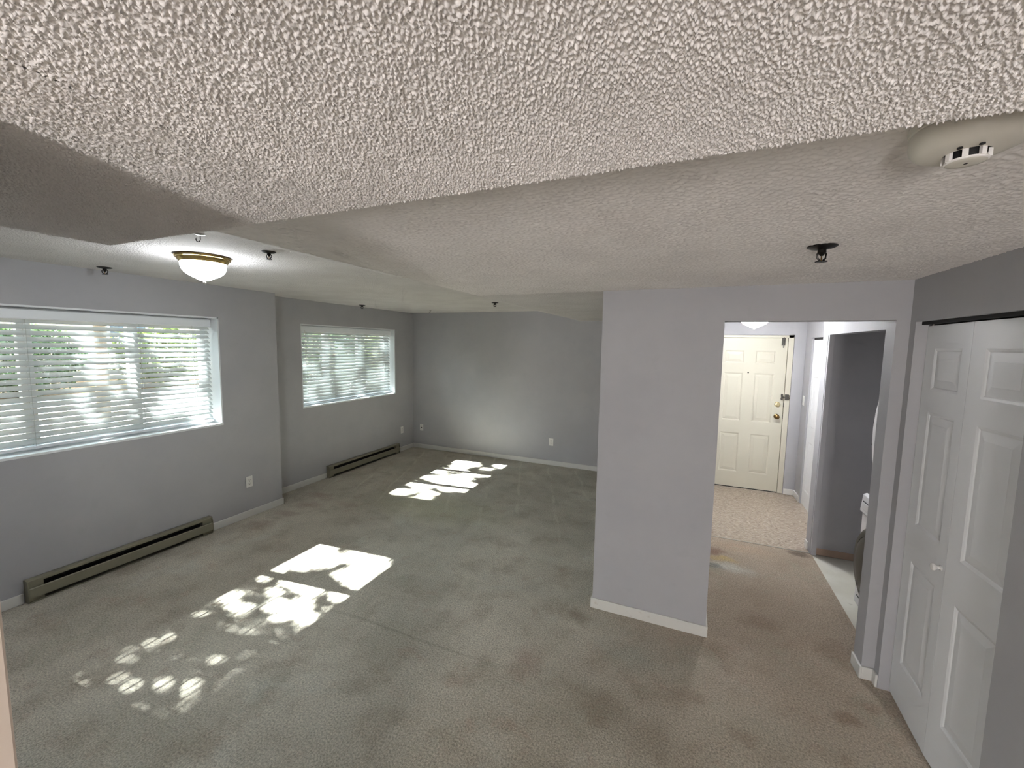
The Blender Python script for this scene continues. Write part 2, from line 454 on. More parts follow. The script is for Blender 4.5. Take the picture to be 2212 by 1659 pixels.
# ------------------------------------------------------------------ ceilings
m = MB()
m.box(WX2, XE1, .07, YB + .18, ZA, ZA + .2)
m.add([(XE1, .5, ZA), (XE2, .5, ZM), (XE2, YB + .1, ZM), (XE1, YB + .1, ZA), (XE1, .5, ZA + .2), (XE2, .5, ZA + .2), (XE2, YB + .1, ZA + .2), (XE1, YB + .1, ZA + .2)],
      [(0, 1, 2, 3), (4, 7, 6, 5), (0, 4, 5, 1), (2, 6, 7, 3), (0, 3, 7, 4), (1, 5, 6, 2)])
struct(m.build('ceiling', 'popcorn'), 'higher popcorn ceiling over the window side, sloping down to the lower ceiling')
m = MB(); m.box(XE2, 1.15, YP, 6.42, ZM - .0009, ZM + .3); m.box(XE2, 1.15, .55, YP, ZM + .002, ZM + .3); m.box(1.15, 2.1, -3.3, 6.42, ZM, ZM + .3)
clow = struct(m.build('ceiling_low', 'popcorn'), 'lower popcorn ceiling in the middle of the room')
m = MB(); m.box(XS, 1.15, -3.3, YS - .004, ZS + .001, ZT); m.box(-1.75, XS, -3.3, .07, ZS + .001, ZT)
csof = struct(m.build('ceiling_soffit', 'popcorn'), 'dropped popcorn soffit hanging over the photographer')


def gauss_fft(shape, step, sig):
    ny, nx = shape
    w = rng.standard_normal((ny, nx))
    fy = np.fft.fftfreq(ny, step)[:, None]; fx = np.fft.rfftfreq(nx, step)[None, :]
    F = np.fft.rfft2(w)
    out = []
    for s in sig:
        out.append(np.fft.irfft2(F * np.exp(-2 * (np.pi * s) ** 2 * (fx * fx + fy * fy)), s=(ny, nx)))
    return out


def relief(name, parent, x0, x1, y0, y1, z, step, grain, amp, skirt):
    nx = int((x1 - x0) / step) + 1; ny = int((y1 - y0) / step) + 1
    a, b = gauss_fft((ny, nx), step, (grain, grain * 2.6))
    n = a / a.std() - .55 * b / b.std(); n /= n.std()
    h = np.clip((n + .35) / 1.7, 0, 1.25); h = h * h * (3 - 2 * np.clip(h, 0, 1)) * .75 + .25 * h
    a2, = gauss_fft((ny, nx), step, (grain * .45,))
    h = amp * (h + .16 * (a2 / a2.std()) * (h > .05))
    xs = np.linspace(x0, x1, nx); ys = np.linspace(y0, y1, ny)
    XX, YY = np.meshgrid(xs, ys); ZZ = z - h
    if skirt:
        jx, = gauss_fft((ny, nx), step, (grain,)); jx = jx / jx.std() * amp * .35
        YY[-2:, :] += jx[-2:, :]
        if skirt == 2: XX[:, :2] += jx[:, :2]
        for k, up in ((-1, .012),): ZZ[k, :] = z + up
        if skirt == 2: ZZ[:, 0] = z + .012
    co = np.stack([XX, YY, ZZ], -1).reshape(-1, 3).astype(np.float32)
    i = (np.arange(ny - 1)[:, None] * nx + np.arange(nx - 1)[None, :]).ravel()
    q = np.stack([i, i + nx, i + nx + 1, i + 1], 1).astype(np.int32)
    me = bpy.data.meshes.new(name)
    me.vertices.add(len(co)); me.vertices.foreach_set('co', co.ravel())
    me.loops.add(q.size); me.loops.foreach_set('vertex_index', q.ravel())
    me.polygons.add(len(q)); me.polygons.foreach_set('loop_start', np.arange(0, q.size, 4, dtype=np.int32))
    me.update(calc_edges=True); me.validate()
    me.polygons.foreach_set('use_smooth', np.ones(len(q), dtype=bool))
    me.materials.append(MAT['popcorn_fine'])
    o = obj(name, me, parent); o['kind'] = 'stuff'
    return o


relief('popcorn_texture', csof, -.62, .62, .13, YS, ZS, .0011, .00092, .0025, 1)
relief('popcorn_texture', csof, XS, -.62, .13, YS, ZS, .0015, .00095, .0025, 2)
relief('popcorn_texture', csof, .62, 1.062, .13, YS, ZS, .0017, .00100, .0025, 1)
relief('popcorn_texture', clow, XE2, 1.062, YS - .03, YP + .01, ZM, .0045, .0027, .0024, 0)

# ------------------------------------------------------------------ baseboards
def bbox(m, x0, x1, y0, y1): m.box(x0, x1, y0, y1, 0, .074)


T = .012
m = MB(); bbox(m, XL1, XL1 + T, .19, 1.198); bbox(m, XL1, XL1 + T, 2.446, YJ + T); bbox(m, XL2 + T, XL1 + T, YJ, YJ + T)
struct(m.build('baseboard_left', 'white_trim', bevel=.003), 'white baseboard on either side of the nearer heater')
m = MB(); bbox(m, XL2, XL2 + T, YJ + T, 4.14); bbox(m, XL2, XL2 + T, 5.662, YB)
struct(m.build('baseboard_left_far', 'white_trim', bevel=.003), 'white baseboard on either side of the farther heater')
m = MB(); bbox(m, XL2 + T, XP, YB - T, YB)
struct(m.build('baseboard_back', 'white_trim', bevel=.003), 'white baseboard along the back wall')
m = MB(); bbox(m, XP - T, XO + T, YP - T, YP); bbox(m, XP - T, XP, YP, YB - T); bbox(m, XO, XO + T, YP, 6.2)
struct(m.build('baseboard_center', 'scuffed_trim', bevel=.003), 'scuffed cream-white baseboard around the partition')
m = MB(); bbox(m, XJ - T, XJ, YP - T, YP + .12); bbox(m, XJ, XR, YP - T, YP); bbox(m, XR - T, XR, 2.787, YP); bbox(m, XR - T, XR, -3.1, 1.96)
struct(m.build('baseboard_right', 'white_trim', bevel=.003), 'short white baseboard pieces between the hallway opening and bifold closet')
m = MB(); bbox(m, 1.215, XHF, 6.198, 6.21); bbox(m, XHF - T, XHF, 5.95, 6.198); bbox(m, XHW - T, XHW, YPT + .07, YPT + .15)
struct(m.build('baseboard_hall', 'white_trim', bevel=.003), 'white baseboard pieces at the end of the hallway')
struct(MB().box(XHW + .03, 1.95, YPT - .006, YPT, 0, .062).build('trim_2', 'bare_drywall'), 'bare tan strip at the foot of the laundry closet wall')
struct(MB().box(XHW + .002, XHW + .042, YPT - .032, YPT, 0, 2.012).build('trim_3', 'wall', bevel=.003), 'narrow grey jamb strip in the laundry closet opening')

# ------------------------------------------------------------------ windows
def window(name, label, xin, xout, W):
    y0, y1, z0, z1 = W
    w = setting(name, label, (xin - .15, (y0 + y1) / 2, z0))
    t_ = .012
    # reveal lining and sill
    m = MB(); m.box(xout, xin - .001, y0, y0 + t_, z0, z1); m.box(xout, xin - .001, y1 - t_, y1, z0, z1); m.box(xout, xin - .001, y0, y1, z1 - t_, z1)
    m.build('reveal', 'reveal_white', w)
    MB().box(xout, xin + .002, y0, y1, z0 - .001, z0 + .018).build('sill', 'reveal_white', w, bevel=.002)
    a, b, c, d_ = y0 + t_, y1 - t_, z0 + .018, z1 - t_
    xf0, xf1 = xin - .265, xin - .205
    m = MB(); m.box(xf0, xf1, a, a + .045, c, d_); m.box(xf0, xf1, b - .045, b, c, d_); m.box(xf0, xf1, a, b, c, c + .05); m.box(xf0, xf1, a, b, d_ - .045, d_)
    m.build('window_frame', 'window_vinyl', w, bevel=.003)
    third = (y1 - y0) / 3
    ms = [y0 + third - .015, y0 + 2 * third + .015]
    for q in ms:
        MB().box(xf0 + .002, xf1 - .002, q - .036, q + .036, c + .04, d_ - .04).build('mullion', 'window_vinyl', w, bevel=.003)
    ed = [a + .045, ms[0] - .036, ms[0] + .036, ms[1] - .036, ms[1] + .036, b - .045]
    for k in range(3):
        MB().box(xf0 + .028, xf0 + .033, ed[2 * k] - .005, ed[2 * k + 1] + .005, c + .045, d_ - .04).build('pane', 'glass', w)
    return w


window('window_1', 'large three-pane white window behind the nearer blind', XL1, WX1, W1)
window('window_2', 'far three-pane white window behind the closed blind', XL2, WX2, W2)


def blind(label, xin, W, tilt, ladders, dep, skew=0.0):
    y0, y1, z0, z1 = W
    xc = xin - dep; a, b = y0 + .024, y1 - .026
    t_ = thing('window_blind', label, 'blind', (xc, (y0 + y1) / 2, z0), 'white slatted window blinds')
    MB().box(xc - .028, xc + .020, a + .004, b - .004, z1 - .060, z1 - .014).build('head_rail', 'window_vinyl', t_)
    MB().prism_y([(xc + .022, z1 - .094), (xc + .030, z1 - .096), (xc + .034, z1 - .088), (xc + .034, z1 - .028), (xc + .030, z1 - .020), (xc + .022, z1 - .022)], a - .006, b + .006).build('valance', 'window_vinyl', t_, bevel=.001)
    zt, zb = z1 - .105, z0 + .085
    n = 21
    # one curved slat, shared
    prof = []
    w_, th, cam_ = .0255, .0014, .0008
    K = 6
    top = [(-w_ + 2 * w_ * k / K, cam_ * (1 - (2 * k / K - 1) ** 2) + th) for k in range(K + 1)]
    bot = [(x, z - 2 * th) for x, z in reversed(top)]
    L = (b - a) / 2
    me = MB().prism_y(top + bot, -L, L).mesh('slat', 'slat', True)
    for k in range(n):
        z = zt - (zt - zb) * k / (n - 1)
        obj('slat', me, t_, loc=(xc, (a + b) / 2, z), rot=(random.uniform(-.0012, .0012), tilt + random.uniform(-.03, .03) + skew * (k / n), random.uniform(-.001, .001)))
    zr = z0 + .042
    MB().prism_y([(xc - .025, zr - .010), (xc + .025, zr - .010), (xc + .026, zr + .004), (xc + .018, zr + .010), (xc - .018, zr + .010), (xc - .026, zr + .004)], a, b).build('bottom_rail', 'window_vinyl', t_, bevel=.002)
    for q in ladders:
        m = MB()
        for s in (-.022, .023):
            m.tube([(xc + s, q, z1 - .06), (xc + s, q, zr)], .0011, 5)
        for k in range(n):
            z = zt - (zt - zb) * k / (n - 1)
            m.tube([(xc - .021, q, z + .021 * math.sin(tilt) - .003), (xc + .022, q, z - .021 * math.sin(tilt) - .003)], .0008, 4)
        m.build('ladder_cord', 'cord', t_)
    # tilt wand
    q = a + .10
    MB().tube([(xc + .040, q, z1 - .08), (xc + .043, q, z1 - .30), (xc + .043, q + .004, z1 - .55)], .0035, 6).build('tilt_wand', 'knob_glass', t_)
    # lift cords
    m = MB()
    for s in (-.004, .005):
        m.tube([(xc + .040, b - .16 + s, z1 - .09), (xc + .041, b - .16 + s * 1.3, z1 - .62), (xc + .041, b - .158 + s * 2, z1 - .80)], .0012, 5)
    m.build('lift_cord', 'cord', t_)
    return t_


blind('white slatted blind half open on the large window nearest the camera', XL1, W1, math.radians(38.5), [W1[0] + .16, 1.365, 2.03, W1[1] - .16], .128)
blind('white slatted blind nearly shut on the far window', XL2, W2, math.radians(46), [W2[0] + .16, 4.42, 5.03, W2[1] - .18], .112)

# ------------------------------------------------------------------ baseboard heaters
def heater(label, xw, y0, y1):
    t_ = thing('baseboard_heater', label, 'heater', (xw, (y0 + y1) / 2, 0), 'electric baseboard heaters')
    zb, zt, dp = .004, .166, .066
    m = MB(); m.box(xw, xw + .004, y0, y1, zb, zt); m.add([], [])
    m.prism_y([(xw, zt), (xw + .040, zt), (xw + .052, zt - .006), (xw + .052, zt - .022), (xw + .049, zt - .022), (xw + .049, zt - .008), (xw + .039, zt - .003), (xw, zt - .003)], y0, y1)
    m.box(xw, xw + .058, y0 + .004, y1 - .004, zb, zb + .004)
    m.build('housing', 'heater_enamel', t_)
    MB().prism_y([(xw + dp - .004, .040), (xw + dp, .038), (xw + dp, .104), (xw + dp - .008, .110), (xw + dp - .010, .108), (xw + dp - .004, .102)], y0 + .006, y1 - .006).build('front_panel', 'heater_enamel', t_)
    for a, b in ((y0, y0 + .005), (y1 - .005, y1)):
        MB().prism_y([(xw, zb), (xw + dp - .012, zb), (xw + dp + .001, .030), (xw + dp + .001, .118), (xw + .054, zt + .001), (xw, zt + .001)], a, b).build('end_cap', 'heater_enamel', t_)
    for a, b in ((y0 + .005, y0 + .085), (y1 - .085, y1 - .005)):
        MB().box(xw + .004, xw + .046, a, b, zb + .004, zt - .004).build('junction_cover', 'heater_enamel', t_)
    m = MB(); m.tube([(xw + .028, y0 + .06, .075), (xw + .028, y1 - .06, .075)], .006, 8)
    k = y0 + .1
    while k < y1 - .1:
        m.box(xw + .006, xw + .052, k, k + .001, .045, .110); k += .016
    m.box(xw + .0042, xw + .005, y0 + .085, y1 - .085, .01, .160)
    m.build('heating_element', 'dark_gap', t_)


heater('olive-beige baseboard heater below the large window', XL1, 1.205, 2.44)
heater('olive-beige baseboard heater below the far window', XL2, 4.145, 5.655)


# ------------------------------------------------------------------ outlets and switch
def plate(name, label, cat, c, axis, sgn, kind, group=None):
    """c on the wall face; axis = wall normal axis, sgn = facing direction"""
    t_ = thing(name, label, cat, c, group)
    x, y, z = c

    def bx(w0, w1, h0, h1, d0, d1):
        m = MB()
        if axis == 'x': m.box(x + sgn * d0, x + sgn * d1, y + w0, y + w1, z + h0, z + h1)
        else: m.box(x + w0, x + w1, y + sgn * d0, y + sgn * d1, z + h0, z + h1)
        return m
    bx(-.036, .036, -.059, .059, 0, .006).build('cover_plate', 'plate_white', t_, bevel=.003)
    if kind == 'outlet':
        for s in (-1, 1):
            zc = s * .0195
            rc = bx(-.017, .017, zc - .014, zc + .014, .004, .0085).build('receptacle', 'plate_white', t_, bevel=.005)
            m = bx(-.0085, -.0060, zc - .003, zc + .0075, .0084, .0092)
            for w0, w1, h0, h1 in ((.0060, .0085, zc - .003, zc + .0075), (-.0028, .0028, zc - .011, zc - .006)):
                k = bx(w0, w1, h0, h1, .0084, .0092); m.add(k.v, k.f)
            m.build('slot', 'black', rc)
        bx(-.003, .003, -.003, .003, .005, .0075).build('screw', 'nickel', t_)
    elif kind == 'jack':
        m = MB(); m.lathe([(.009, 0), (.009, .004), (.006, .004), (.006, .012), (.001, .012)], (x, y, z), axis, 16) if sgn > 0 else \
            m.lathe([(.009, 0), (.009, -.010), (.006, -.010), (.006, -.018), (.001, -.018)], (x, y, z), axis, 16)
        m.build('coax_socket', 'dark_bronze', t_, True)
        for s in (-1, 1): bx(-.003, .003, s * .042 - .003, s * .042 + .003, .005, .0075).build('screw', 'nickel', t_)
    else:
        bx(-.006, .006, -.012, .012, .005, .008).build('switch_frame', 'plate_white', t_)
        bx(-.0045, .0045, -.002, .009, .007, .016).build('toggle', 'plate_white', t_, bevel=.001)


plate('wall_outlet', 'white duplex outlet on the wall beside the large window', 'outlet', (XL1, 2.855, .382), 'x', 1, 'outlet', 'white wall outlets')
plate('wall_outlet', 'white duplex outlet beyond the farther heater near the corner', 'outlet', (XL2, 5.79, .372), 'x', 1, 'outlet', 'white wall outlets')
plate('cable_jack', 'white cable jack plate with black socket by the back corner', 'wall plate', (-4.365, YB, .375), 'y', -1, 'jack')
plate('wall_outlet', 'white duplex outlet alone on the back wall', 'outlet', (-1.925, YB, .37), 'y', -1, 'outlet', 'white wall outlets')
plate('light_switch', 'white light switch beside the entry door', 'switch', (XHF, 6.10, 1.25), 'x', -1, 'switch')


# ------------------------------------------------------------------ ceiling lamps
def ceiling_lamp(label, c, R, mat, ring, depth):
    t_ = thing('ceiling_lamp', label, 'lamp', c, 'flush ceiling lamps')
    x, y, z = c
    k = R / .165
    MB().lathe([(.10 * k, 0), (R * .98, -.001), (R, -.008), (R * .985, -.016), (R * .93, -.019), (R * .92, -.026), (R * .86, -.036), (R * .83, -.044), (R * .79, -.046), (R * .77, -.03), (R * .5, -.01)], c, 'z', 56, False).build('brass_ring', ring, t_, True)
    pr = [(.80, -.038), (.82, -.050), (.81, -.070), (.77, -.092), (.70, -.110), (.60, -.125), (.48, -.137), (.37, -.145), (.285, -.152), (.235, -.159), (.17, -.164), (.06, -.166), (.005, -.166)]
    MB().lathe([(R * a, b * depth) for a, b in pr], c, 'z', 56, False).build('glass_bowl', mat, t_, True)
    e = -.160 * depth
    MB().lathe([(.002, e), (.014 * k, e - .002), (.012 * k, e - .007), (.006, e - .010), (.009, e - .015), (.008, e - .020), (.004, e - .024), (.001, e - .026)], c, 'z', 20).build('finial', 'nickel', t_, True)


ceiling_lamp('brass-rimmed frosted bowl lamp glowing on the ceiling by the large window', (-2.875, 1.70, ZA), .150, 'lamp_glass', 'brass', .92)
ceiling_lamp('bright white bowl lamp in the hallway before the entry door', (.61, 5.0, ZM), .165, 'hall_lamp_glass', 'white_trim', .95)


# ------------------------------------------------------------------ sprinklers and hooks
def sprinkler(label, c, k=1.0, rz=0.0):
    t_ = thing('fire_sprinkler', label, 'sprinkler', c, 'dark pendent sprinkler heads')
    x, y, z = c
    MB().lathe([(.004, 0), (.040 * k, 0), (.040 * k, -.003), (.030 * k, -.008), (.016 * k, -.011), (.010 * k, -.012)], c, 'z', 28).build('escutcheon', 'dark_bronze', t_, True)
    MB().lathe([(.011 * k, -.008), (.012 * k, -.020 * k), (.008 * k, -.024 * k), (.004 * k, -.030 * k)], c, 'z', 14).build('body', 'dark_bronze', t_, True)
    m = MB()
    ca, sa = math.cos(rz), math.sin(rz)
    for s in (-1, 1):
        pts = [(s * .008, -.016), (s * .015, -.024), (s * .014, -.036), (s * .004, -.046)]
        m.tube([(x + ca * a * k, y + sa * a * k, z + b * k) for a, b in pts], .0028 * k, 6)
    m.build('frame_arms', 'dark_bronze', t_, True)
    MB().lathe([(.002, -.030 * k), (.0022 * k, -.045 * k)], c, 'z', 8).build('glass_bulb', 'old_brass', t_, True)
    m = MB(); n = 16; vs = []
    for zz in (-.046 * k, -.0485 * k):
        for q in range(2 * n):
            r = (.0165 if q % 2 == 0 else .0125) * k; a = math.pi * q / n
            vs.append((x + r * math.cos(a), y + r * math.sin(a), z + zz))
    fs = [(q, (q + 1) % (2 * n), 2 * n + (q + 1) % (2 * n), 2 * n + q) for q in range(2 * n)] + [tuple(range(2 * n - 1, -1, -1)), tuple(range(2 * n, 4 * n))]
    m.add(vs, fs); m.build('deflector', 'dark_bronze', t_)


sprinkler('dark sprinkler head on the low ceiling above the hallway opening', (.42, 1.84, ZM - .002), 1.15, YAW + .1)
sprinkler('dark sprinkler head just beside the glowing brass-rimmed lamp', (-2.33, 1.745, ZA), .95, YAW)
sprinkler('dark sprinkler head on the ceiling right above the large window', (-4.05, 1.70, ZA), 1.1, YAW + .5)
sprinkler('dark sprinkler head on the ceiling above the far window', (-4.30, 4.62, ZA), 1.1, .8)
sprinkler('dark sprinkler head at the sloping ceiling edge before the back wall', (-2.29, 4.78, ZA), 1.1, .4)


def ceiling_hook(label, c, k=1.0):
    t_ = thing('ceiling_hook', label, 'hook', c, 'dark ceiling hooks')
    x, y, z = c
    MB().lathe([(.003, 0), (.020 * k, 0), (.021 * k, -.003), (.012 * k, -.006), (.004 * k, -.007)], c, 'z', 20).build('mounting_plate', 'nickel', t_, True)
    pts = []
    for q in range(12):
        a = q / 11
        if a < .35: pts.append((0, -.004 - a / .35 * .022))
        else:
            b = (a - .35) / .65 * math.pi * 1.25
            pts.append((.011 - .011 * math.cos(b) - .0, -.026 - .012 * math.sin(b)))
    ca, sa = -math.cos(YAW), -math.sin(YAW)
    MB().tube([(x + ca * p * k, y + sa * p * k, z + q_ * k) for p, q_ in pts], .0022 * k, 7).build('hook', 'dark_bronze', t_, True)


ceiling_hook('small curved hook on the ceiling beside the soffit corner', (-2.29, 1.345, ZA), 1.0)
ceiling_hook('tiny dark hook on the ceiling near the far back corner', (-3.86, 5.66, ZA), .9)

# ------------------------------------------------------------------ smoke detector
c = (.393, .925, ZM - .003)
t_ = thing('smoke_detector', 'round yellowed smoke detector with slotted grille beside the soffit edge', 'smoke detector', c)
MB().lathe([(0.0273, .003), (0.0710, .003), (0.0728, -.004), (0.0719, -.011), (0.0692, -.0125)], c, 'z', 64, False).build('mounting_base', 'detector_plastic', t_, True)
MB().lathe([(0.0692, -.012), (0.0714, -.018), (0.0714, -.028), (0.0692, -.038), (0.0628, -.046), (0.0546, -.050), (0.0410, -.0525), (0.0282, -.0530)], c, 'z', 64, False).build('cover', 'detector_plastic', t_, True)
MB().lathe([(0.0214, -.050), (0.0214, -.0645)], c, 'z', 48, False).build('sensor_chamber', 'black', t_, True)
MB().lathe([(0.0246, -.0645), (0.0246, -.0660), (0.0218, -.0675), (0.0127, -.068), (0.0027, -.0682)], c, 'z', 48, False).build('face_disc', 'detector_plastic', t_, True)
MB().lathe([(0.0232, -.0630), (0.0259, -.0635), (0.0262, -.0660), (0.0241, -.0668)], c, 'z', 48, False).build('face_rim', 'detector_tabs', t_, True)
for q in range(8):
    a = 2 * math.pi * q / 8 + .33
    m = MB(); ca, sa = math.cos(a), math.sin(a); w = .0035
    pts = []
    for r, zz in ((.0235, -.0515), (.0285, -.0515), (.0285, -.0645), (.0235, -.0645)):
        for s_ in (-1, 1): pts.append((c[0] + r * ca - s_ * w * sa, c[1] + r * sa + s_ * w * ca, c[2] + zz))
    m.add(pts, [(0, 1, 3, 2), (2, 3, 5, 4), (4, 5, 7, 6), (6, 7, 1, 0), (0, 2, 4, 6), (1, 7, 5, 3)]); m.build('grille_tab', 'detector_tabs', t_)
for da in (-.35, .28):
    a = math.radians(-105) + da
    m = MB(); m.lathe([(.0035, 0), (.0035, -.003), (.001, -.003)], (c[0] + .038 * math.cos(a), c[1] + .038 * math.sin(a), c[2] - .0515), 'z', 12)
    m.build('indicator', 'black', t_)


# ------------------------------------------------------------------ panel doors
def frame_xf(A, B):
    """local (s, d, z) -> world; s along A->B, d outwards towards the viewer side (left normal turned by sgn)"""
    A = Vector(A); B = Vector(B); e = (B - A).normalized(); L = (B - A).length
    return A, e, L


def door_leaf(parent, A, B, nrm, z0, z1, panels, mat, th=.034, groove=.0062, slope=.034):
    """panels: (s0,s1,z0,z1). nrm = unit vector facing the viewer; front face at A..B line."""
    A = Vector(A); B = Vector(B); e = (B - A).normalized(); L = (B - A).length; n = Vector(nrm)

    def W(s, d, z): p = A + e * s + n * d; return (p.x, p.y, z)

    def bx(m, s0, s1, d0, d1, za, zb):
        m.add([W(s0, d0, za), W(s1, d0, za), W(s1, d1, za), W(s0, d1, za), W(s0, d0, zb), W(s1, d0, zb), W(s1, d1, zb), W(s0, d1, zb)],
              [(0, 3, 2, 1), (4, 5, 6, 7), (0, 1, 5, 4), (1, 2, 6, 5), (2, 3, 7, 6), (3, 0, 4, 7)])
    m = MB()
    ss = sorted({0, L, *[p[0] for p in panels], *[p[1] for p in panels]}); zs = sorted({z0, z1, *[p[2] for p in panels], *[p[3] for p in panels]})
    for i in range(len(ss) - 1):
        for j in range(len(zs) - 1):
            cs, cz = (ss[i] + ss[i + 1]) / 2, (zs[j] + zs[j + 1]) / 2
            inside = any(p[0] < cs < p[1] and p[2] < cz < p[3] for p in panels)
            if inside: bx(m, ss[i], ss[i + 1], -th + groove + .001, -groove - .001, zs[j], zs[j + 1])
            else: bx(m, ss[i], ss[i + 1], -th, 0, zs[j], zs[j + 1])
    leaf = m.build('leaf', mat, parent)
    for (s0, s1, a, b) in panels:
        m = MB()
        # sticking (sloped moulding) around the opening, then raised field
        rings = [(0, 0.0), (.010, -.003), (.015, -groove), (.017, -groove), (.017 + slope, -.0015), (.019 + slope, -.001)]
        vs = []
        for ins, d in rings:
            vs += [W(s0 + ins, d, a + ins), W(s1 - ins, d, a + ins), W(s1 - ins, d, b - ins), W(s0 + ins, d, b - ins)]
        fs = [(4 * i + k, 4 * i + (k + 1) % 4, 4 * i + 4 + (k + 1) % 4, 4 * i + 4 + k) for i in range(len(rings) - 1) for k in range(4)]
        q = 4 * (len(rings) - 1); fs.append((q, q + 1, q + 2, q + 3))
        # closed back
        vs += [W(s0, -groove - .0005, a), W(s1, -groove - .0005, a), W(s1, -groove - .0005, b), W(s0, -groove - .0005, b)]
        w0 = len(vs) - 4
        fs += [(w0, w0 + 3, w0 + 2, w0 + 1)] + [(k, w0 + k, w0 + (k + 1) % 4, (k + 1) % 4) for k in range(4)]
        m.add(vs, fs); m.build('panel', mat, leaf)
    return leaf


def side_norm(A, B, toward):
    e = Vector(B) - Vector(A); n = Vector((-e.y, e.x)).normalized()
    n = Vector((n.x, n.y, 0))
    return n if n.dot(Vector((toward[0], toward[1], 0))) > 0 else -n


# near bifold closet
d1 = setting('door_1', 'white bifold closet doors with raised panels at the edge of the room', (1.09, 2.37, 0))
A0, A1, A2 = (1.112, 2.782, 0), (1.096, 2.376, 0), (1.108, 1.964, 0)
for (A, B) in ((A0, A1), (A1, A2)):
    Lf = (Vector(B) - Vector(A)).length - .002
    A = Vector(A); B = A + (Vector(B) - A).normalized() * Lf
    lf = door_leaf(d1, A, B, side_norm(A, B, (-1, 0)), .012, 2.008, [(.088, Lf - .068, 1.690, 1.895), (.088, Lf - .068, .995, 1.580), (.088, Lf - .068, .235, .800)], 'bifold_white')
nn = side_norm(A0, A1, (-1, 0)); ee = (Vector(A1) - Vector(A0)).normalized()
kp = Vector(A0) + ee * .372 + Vector((0, 0, .905))
m = MB(); m.lathe([(.012, 0), (.013, -.003), (.006, -.006), (.0055, -.014), (.013, -.020), (.0165, -.027), (.014, -.034), (.006, -.037), (.001, -.0375)], kp[:], 'x', 20)
m.build('knob', 'knob_glass', d1, True)
MB().box(1.085, 1.115, 1.965, 2.782, 2.014, 2.03).build('track', 'dark_gap', d1)
MB().lathe([(.004, 0), (.004, .020)], (1.098, 2.70, 2.006), 'z', 10).build('pivot_pin', 'nickel', d1)

# entry door
d2 = setting('door_2', 'cream six-panel entry door at the end of the hallway', (.69, YD, 0))
m = MB(); m.box(.205, .235, 6.225, 6.31, 0, 2.056); m.box(1.152, 1.210, 6.225, 6.31, 0, 2.056); m.box(.205, 1.210, 6.225, 6.31, 2.024, 2.056)
m.box(1.140, 1.152, 6.285, 6.31, 0, 2.024); m.box(.235, 1.152, 6.285, 6.31, 2.012, 2.024)
m.build('door_frame', 'entry_cream', d2, bevel=.002)
lf = door_leaf(d2, (.240, 6.243, 0), (1.147, 6.243, 0), (0, -1, 0), .006, 2.018,
               [(.205, .430, 1.690, 1.855), (.560, .785, 1.690, 1.855), (.205, .430, .915, 1.560), (.560, .785, .915, 1.560), (.205, .430, .215, .750), (.560, .785, .215, .750)], 'entry_cream', .038)
m = MB(); m.lathe([(.032, 0), (.033, -.004), (.028, -.009), (.012, -.012), (.011, -.030), (.022, -.038), (.029, -.050), (.027, -.062), (.016, -.069), (.002, -.070)], (1.083, 6.243, 1.008), 'y', 28)
m.build('knob', 'old_brass', d2, True)
m = MB(); m.lathe([(.033, 0), (.034, -.006), (.030, -.014), (.022, -.016), (.002, -.017)], (1.083, 6.243, 1.165), 'y', 28); m.box(1.078, 1.088, 6.214, 6.228, 1.148, 1.182)
m.build('deadbolt', 'pale_brass', d2, True)
m = MB(); m.lathe([(.009, 0), (.009, -.004), (.004, -.005), (.001, -.005)], (.728, 6.243, 1.565), 'y', 14); m.build('peephole', 'dark_bronze', d2)
# swing-bar latch
m = MB(); m.box(1.118, 1.136, 6.229, 6.243, 1.225, 1.305); m.box(1.113, 1.122, 6.205, 6.230, 1.235, 1.255); m.box(1.113, 1.122, 6.205, 6.230, 1.280, 1.297)
m.tube([(1.125, 6.215, 1.266), (1.20, 6.212, 1.266)], .005, 8); m.box(1.158, 1.196, 6.212, 6.225, 1.230, 1.302); m.tube([(1.196, 6.214, 1.245), (1.206, 6.205, 1.25), (1.206, 6.205, 1.285), (1.196, 6.214, 1.29)], .005, 6)
m.build('swing_latch', 'dark_nickel', d2, bevel=.001)
m = MB(); m.box(1.082, 1.118, 6.228, 6.243, 1.925, 2.045); m.tube([(1.100, 6.222, 2.03), (1.100, 6.222, 1.895)], .006, 8); m.box(1.088, 1.112, 6.215, 6.230, 1.94, 1.955); m.box(1.088, 1.112, 6.215, 6.230, 2.0, 2.015)
m.build('barrel_bolt', 'dark_nickel', d2, bevel=.001)
for zz in (1.008, 1.165): MB().box(1.147, 1.153, 6.232, 6.244, zz - .028, zz + .028).build('strike_plate', 'dark_bronze', d2)
MB().box(.24, 1.147, 6.238, 6.249, -.003, .006).build('door_sweep', 'dark_gap', d2)

# hallway closet bifold
d3 = setting('door_3', 'narrow white panelled closet door in the hallway beside the light switch', (XHF, 5.5, 0))
for (A, B) in (((XHF + .018, 5.925, 0), (XHF + .018, 5.56, 0)), ((XHF + .018, 5.556, 0), (XHF + .018, 5.19, 0)), ((XHF + .018, 5.186, 0), (XHF + .018, 4.855, 0))):
    Lf = (Vector(B) - Vector(A)).length
    lf = door_leaf(d3, A, B, (-1, 0, 0), .010, 1.992, [(.080, Lf - .080, 1.690, 1.880), (.080, Lf - .080, .960, 1.570), (.080, Lf - .080, .190, .790)], 'bifold_white')
MB().box(XHF + .02, XHF + .09, 4.85, 5.93, 1.995, 2.017).build('track', 'dark_gap', d3)

